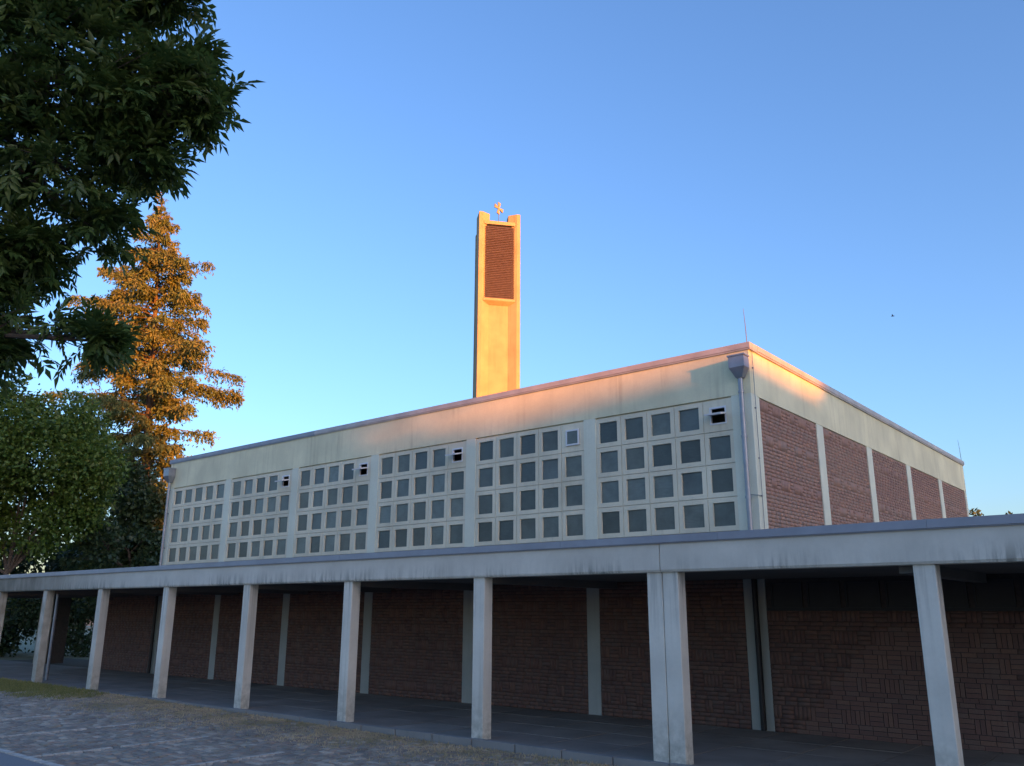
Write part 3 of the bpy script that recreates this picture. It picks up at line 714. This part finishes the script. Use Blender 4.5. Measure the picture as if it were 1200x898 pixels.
# trees behind the left end of the walkway
def at_scale(L, k, rk=None):
    """slide a set of crown lobes out along the line of sight by k (keeps the outline, makes the tree bigger)"""
    return [(x * k, y * k, 2.2 + (z - 2.2) * k, r * k) for x, y, z, r in L]
GREEN = at_scale([(-28.87, 11.28, 7.16, 1.95), (-27.55, 12.0, 6.7, 1.2), (-29.22, 10.34, 8.1, 1.35), (-28.65, 11.75, 8.2, 1.15), (-28.59, 11.99, 5.2, 1.1), (-30.15, 10.72, 5.8, 1.3), (-30.59, 9.4, 6.27, 2.1), (-27.3, 12.45, 6.33, 0.6), (-28.2, 12.2, 5.6, 0.9), (-28.9, 11.5, 4.5, 0.8), (-30.4, 10.3, 4.6, 1.2), (-31.2, 9.2, 4.2, 1.3), (-29.18, 10.46, 9.0, 0.69), (-28.26, 12.7, 5.4, 0.75)], 1.62)
tree('hornbeam_tree', 'rounded light green tree left of the church, just behind the walkway roof', (-48.2, 17.6, -.2), GREEN, 60000, None, .21, .14, 'leaf_green', trunk=.17, keep=.9, clump=1.3, seed=2, shell=.4, fork=4.0, twigs=6)
D1 = at_scale([(-39.18, 20.02, 7.0, 1.4), (-38.52, 19.11, 5.08, 1.35), (-38.83, 20.7, 5.19, 1.25), (-38.07, 17.9, 4.98, 1.2), (-40.3, 20.01, 8.3, 1.0), (-40.0, 21.7, 6.6, 1.1)], 1.22)
tree('maple_tree', 'dark green tree beside the left church corner, below the orange spruce', (-47.2, 24.0, -.2), D1, 15000, None, .26, .18, 'leaf_dark', trunk=.3, keep=.8, clump=1.5, seed=5, shell=.3, twigs=5)
D2 = at_scale([(-45.77, 20.5, 4.4, 1.7), (-45.0, 19.9, 3.3, 1.5), (-43.9, 21.8, 5.2, 1.4)], 1.3)
tree('lime_tree', 'dark tree in the gap between the light green tree and the church, low crown', (-58.5, 26.5, -.2), D2, 16000, None, .28, .2, 'leaf_dark', trunk=.3, keep=.8, clump=1.4, seed=8, shell=.3)
D3 = [(-60.5, 19.5, 4.6, 2.3), (-58.5, 21.5, 3.2, 2.2), (-62, 17, 5.2, 2.6), (-61, 16, 2.6, 2.2), (-60, 18.5, 2.0, 2.0), (-57.5, 22.6, 5.6, 1.9)]
tree('beech_tree', 'dark low tree behind the trunk of the light green tree at the left edge', (-60.5, 19, -.2), D3, 15000, None, .3, .2, 'leaf_dark', trunk=.25, keep=.8, clump=1.2, seed=11, shell=.3)
shr = [('dark shrub seen through the walkway left of the end pier', [(-52, 18.5, 1.4, 1.5), (-51, 20, 2.3, 1.2), (-53.5, 17.2, 2.0, 1.6), (-52.5, 19.4, .6, 1.1)], (-52, 18.6, -.2)),
       ('dark shrub seen through the walkway between the two leftmost whole columns', [(-51.5, 22.6, 1.2, 1.6), (-52.5, 21.4, 2.4, 1.5), (-50.5, 24, 2.4, 1.5), (-49.5, 23, .5, 1.0)], (-51.5, 22.5, -.2)),
       ('dark shrub at the left picture edge behind the walkway', [(-53, 15, 1.6, 1.7), (-54, 13.4, 2.0, 1.9), (-52, 16.0, .6, 1.1), (-54, 15.2, 3.4, 1.5)], (-53, 15, -.2)),
       ('broad low dark shrub filling the far gap beside the end pier', [(-56, 19.8, 1.0, 1.7), (-55, 18.4, 1.2, 1.6), (-57, 21.5, 1.0, 1.8), (-56, 20.4, 2.6, 1.5), (-56.5, 22.6, 2.2, 1.6)], (-56, 20, -.2))]
for lab, L, b in shr: tree('shrub', lab, b, L, 6500, None, .22, .14, 'leaf_dark', 'shrubs behind the walkway', trunk=.09, keep=.85, clump=2.2, seed=int(abs(b[1]) * 3), shell=.25, fork=.6, cat='shrub')
tree('distant_tree', 'tiny tuft of a far tree above the walkway roof, right of the church', (-10.9, 59, -.2), [(-11.9, 58.9, 7.9, .75), (-10.9, 59.2, 7.3, .8), (-9.8, 59, 7.7, .5), (-11.0, 59, 6.0, 1.3)], 1300, None, .3, .2, 'leaf_plain', trunk=.2, keep=.7, clump=3, seed=4)

# the tall spruce, upper part in the evening sun
SB_ = (-52.9, 27.5, -.2)
sp = thing('spruce_tree', 'tall ragged spruce glowing orange in the evening sun above the other trees', 'tree', SB_)
H = 30.6; k_ = 60 / 46
def sp_axis(z): f = z / H; return Vector((SB_[0] - 1.1 * f, SB_[1] - 1.3 * f, z))
g = G(SB_); zs_ = np.linspace(-.3, H, 9); g.tube([sp_axis(z) for z in zs_], [max(.03, .42 * (1 - z / H) + .02) for z in zs_], 8)
P, D, LL = [], [], []
z = 3.0; ga = 0
while z < H - .3:
    f = 1 - z / H; reach = float(np.interp(z, [3, 9, 13, 17, 20, 23, 26, 28, 30.4], [4, 4.2, 4.8, 5.7, 5.2, 4.2, 2.9, 1.6, .5])) ; nb = 5 if f > .1 else 3
    for b in range(nb):
        ga += 2.4 + random.uniform(-.4, .4); ln = reach * random.uniform(.35, 1.12)
        if random.random() < .12: ln *= .4
        d = Vector((math.cos(ga), math.sin(ga), 0)); a = sp_axis(z + random.uniform(-.7, .7)); rise = random.uniform(-.25, .5)
        pts = [a, a + d * ln * .35 + Vector((0, 0, rise * ln * .25)), a + d * ln * .7 + Vector((0, 0, (rise - .2) * .3 * ln)), a + d * ln + Vector((0, 0, (rise - .35) * .35 * ln + .25))]
        g.tube(pts, [.05, .035, .02, .008], 4, cap=False)
        side = Vector((-d.y, d.x, 0))
        m = int(ln * 21)
        for q in range(m):
            s = random.uniform(.22, 1); i0 = min(2, int(s * 3)); p = pts[i0].lerp(pts[i0 + 1], s * 3 - i0)
            # a twig leaving sideways and hanging, carrying needle tufts
            sg_ = random.choice((-1, 1)); wl = (.25 + .75 * (1 - s)) * ln * .28 + .15; e = p + (side * sg_ * random.uniform(.2, 1) + d * .5) * wl + Vector((0, 0, -random.uniform(.05, 1.2) * (.5 + .4 * wl)))
            for c in range(4):
                pp = p.lerp(e, (c + random.random()) / 4); P.append(tuple(pp)); dv = (e - p).normalized(); D.append((dv.x * .7 + random.gauss(0, .4), dv.y * .7 + random.gauss(0, .4), dv.z * .7 - .3 + random.gauss(0, .4))); LL.append(random.uniform(.16, .34))
    z += random.uniform(.38, .62) * (.7 + .6 * f)
g.obj('trunk', sp, 'bark_red')
P, D, LL = map(np.array, (P, D, LL)); Nn = rnd_dir(len(P))
V1, F1 = flat_leaves(P, D, Nn, LL, LL * .36); V2, F2 = flat_leaves(P + rng.normal(size=P.shape) * .07, unit(D) + rnd_dir(len(P)) * .7, rnd_dir(len(P)), LL * .9, LL * .34)
V = np.concatenate([V1, V2]); F = np.concatenate([F1, F2 + len(V1)]); tn = rng.random(len(F)) * .999
link('crown', np_mesh('crown', V - np.array(SB_), F, tn), sp, 'needle')

# ------------------------------------------------------------------ grass along the kerb and in the paving joints
def grass(name, n, x0, x1, y0, y1, hmin, hmax, mat, fn):
    X = rng.uniform(x0, x1, n); Y = rng.uniform(y0, y1, n); w_ = fn(X, Y); k = rng.random(n) < w_; X, Y = X[k], Y[k]; m = len(X)
    Z = -.10 + .12 * np.clip((-12 - X) / 14, 0, 1) - .03
    P = np.stack([X, Y, Z], 1); D = rng.normal(size=(m, 3)) * np.array([.8, .8, .2]) + np.array([0, 0, .75]); V, F = flat_leaves(P, D, rnd_dir(m), rng.uniform(hmin, hmax, m), .012 + .008 * rng.random(m))
    o = link(name, np_mesh(name, V, F, rng.random(m) * .999), None, mat); return o
def wob(X, Y): return np.sin(X * 1.7) * .35 + np.sin(X * 3.9 + 1) * .25 + np.sin(X * .6 + Y * 2) * .3 + np.sin(X * 9 + Y * 7) * .25
def dens_dry(X, Y):
    d = 12.15 - Y; wdt = np.interp(X, [-30, -26, -22, -16, -10, -6], [.6, 1.2, 1.9, 2.1, 1.3, .8])
    return np.clip(1.15 - d / (wdt * (1 + .4 * wob(X, Y))).clip(.15), .02, 1) * np.clip(.75 + .5 * wob(X * 1.3 + 4, Y * 2), .12, 1)
o = grass('dry_grass', 230000, -31, -5.5, 9.2, 12.16, .03, .085, 'grass_dry', dens_dry); tag(o, 'straw coloured dry grass growing along the kerb and out of the cobble joints', 'grass', kind='stuff')
def dens_green(X, Y): return np.clip((-24.5 - X + wob(X, Y) * 2) / 3, 0, 1) * np.clip((Y - 9.9 + wob(X, Y) * .3) * 2, 0, 1)
o = grass('green_grass', 120000, -42, -22, 9.4, 12.16, .06, .14, 'grass_green', dens_green); tag(o, 'short green grass patch at the left before the first columns', 'grass', kind='stuff')
g = G(); g.add([(-60, 9.9, .0), (-27.5, 10.1, -.002), (-25.2, 11.4, -.0), (-24.6, 12.165, .0), (-60, 12.165, .0)], [(0, 1, 2, 3, 4)]); o = g.obj('lawn', None, 'ground'); o['kind'] = 'structure'

# a small bird far off in the sky
BP = Vector((-19.78, 77.52, 28.2)); bd = thing('bird', 'tiny dark bird flying in the clear sky to the right of the tower', 'bird', BP)
g = G(BP); b = BP
g.tube([b + Vector((-.22, 0, 0)), b + Vector((-.05, 0, .03)), b + Vector((.15, 0, 0)), b + Vector((.3, 0, -.02))], [.02, .07, .06, .015], 6); g.obj('body', bd, 'black').scale = (.6,) * 3
for s in (-1, 1):
    g = G(BP); g.add([b + Vector((-.08, 0, .04)), b + Vector((.1, 0, .04)), b + Vector((.14, s * .45, .16)), b + Vector((.0, s * .4, .16)), b + Vector((-.08, 0, .025)), b + Vector((.1, 0, .025)), b + Vector((.14, s * .45, .15)), b + Vector((.0, s * .4, .15))],
                     [(0, 1, 2, 3), (7, 6, 5, 4), (0, 4, 5, 1), (1, 5, 6, 2), (2, 6, 7, 3), (3, 7, 4, 0)]); g.obj('wing', bd, 'black').scale = (.6,) * 3

# ------------------------------------------------------------------ unseen block and trees, added to keep the low sun off the place
sx, sy = math.sin(R(SUN_AZ)), math.cos(R(SUN_AZ)); ux, uy = -sy, sx
def us(u, s): return (u * ux + s * sx, u * uy + s * sy)
BO = us(17, 100); ang = math.atan2(uy, ux)
blk = thing('apartment_block', 'long flat roofed apartment block across the road behind the camera', 'building', (BO[0], BO[1], -.2), rz=ang)
BH_ = 16.65  # roof height of the added block, sets the sun edge on the church front
g = G(); g.box(-52, 50, -9, 0, 0, BH_ - .2); g2 = g.obj('wall', blk, 'render')
g = G(); g.box(-52.3, 50.3, -9.3, .3, BH_ - .2, BH_); g.obj('roof', blk, 'roofing')
wm = G(); wm.box(-.6, .6, -.05, .05, -.7, .7); wme = wm.mesh('window')
for fl_ in range(5):
    for k in range(32):
        o = link('window', wme, blk, 'window_dark', (-49.5 + k * 3.1, .0, 1.9 + fl_ * 2.8))
def occ(name, label, u, s, h, rad, seed, low=1.5, grp='tall trees across the road'):  # unseen tree added as sun blocker, height chosen for its shadow
    x, y = us(u, s); L = []
    rr = random.Random(seed); z = low + rad * .7
    while z < h - rad * .5:
        k = 1 - .35 * abs((z - low) / (h - low) - .4)
        for j in range(3): L.append((x + rr.uniform(-.5, .5) * rad, y + rr.uniform(-.5, .5) * rad, z + rr.uniform(-.3, .3), rad * rr.uniform(.6, .8) * k))
        z += rad * .55
    L.append((x, y, h - rad * .55, rad * .55))
    tree(name, label, (x, y, -.2), L, 12000, None, 1.15, .9, 'leaf_plain', grp, trunk=.4, keep=.995, clump=.8, seed=seed, shell=.15, twigs=1)
lab = ['tall roadside tree behind the camera, {} in its row from the near end'.format(q) for q in ('first', 'second', 'third', 'fourth', 'fifth', 'sixth', 'seventh')]
for k, (u, h) in enumerate(((-21, 28), (-14.5, 29), (-8, 28), (-2, 29), (3.8, 28.5), (9.0, 28))): occ('poplar_tree', lab[k], u, 92 + (k % 2) * 2, h, 4.4, 20 + k)
for k, (u, h) in enumerate(((22.3, 19), (28, 18.6), (34, 19.4), (41, 18.5))): occ('garden_tree', 'round garden tree before the apartment block behind the camera, {} in its row'.format(('first', 'second', 'third', 'fourth')[k]), u, 93, h, 4.0, 40 + k, grp='garden trees before the apartment block')
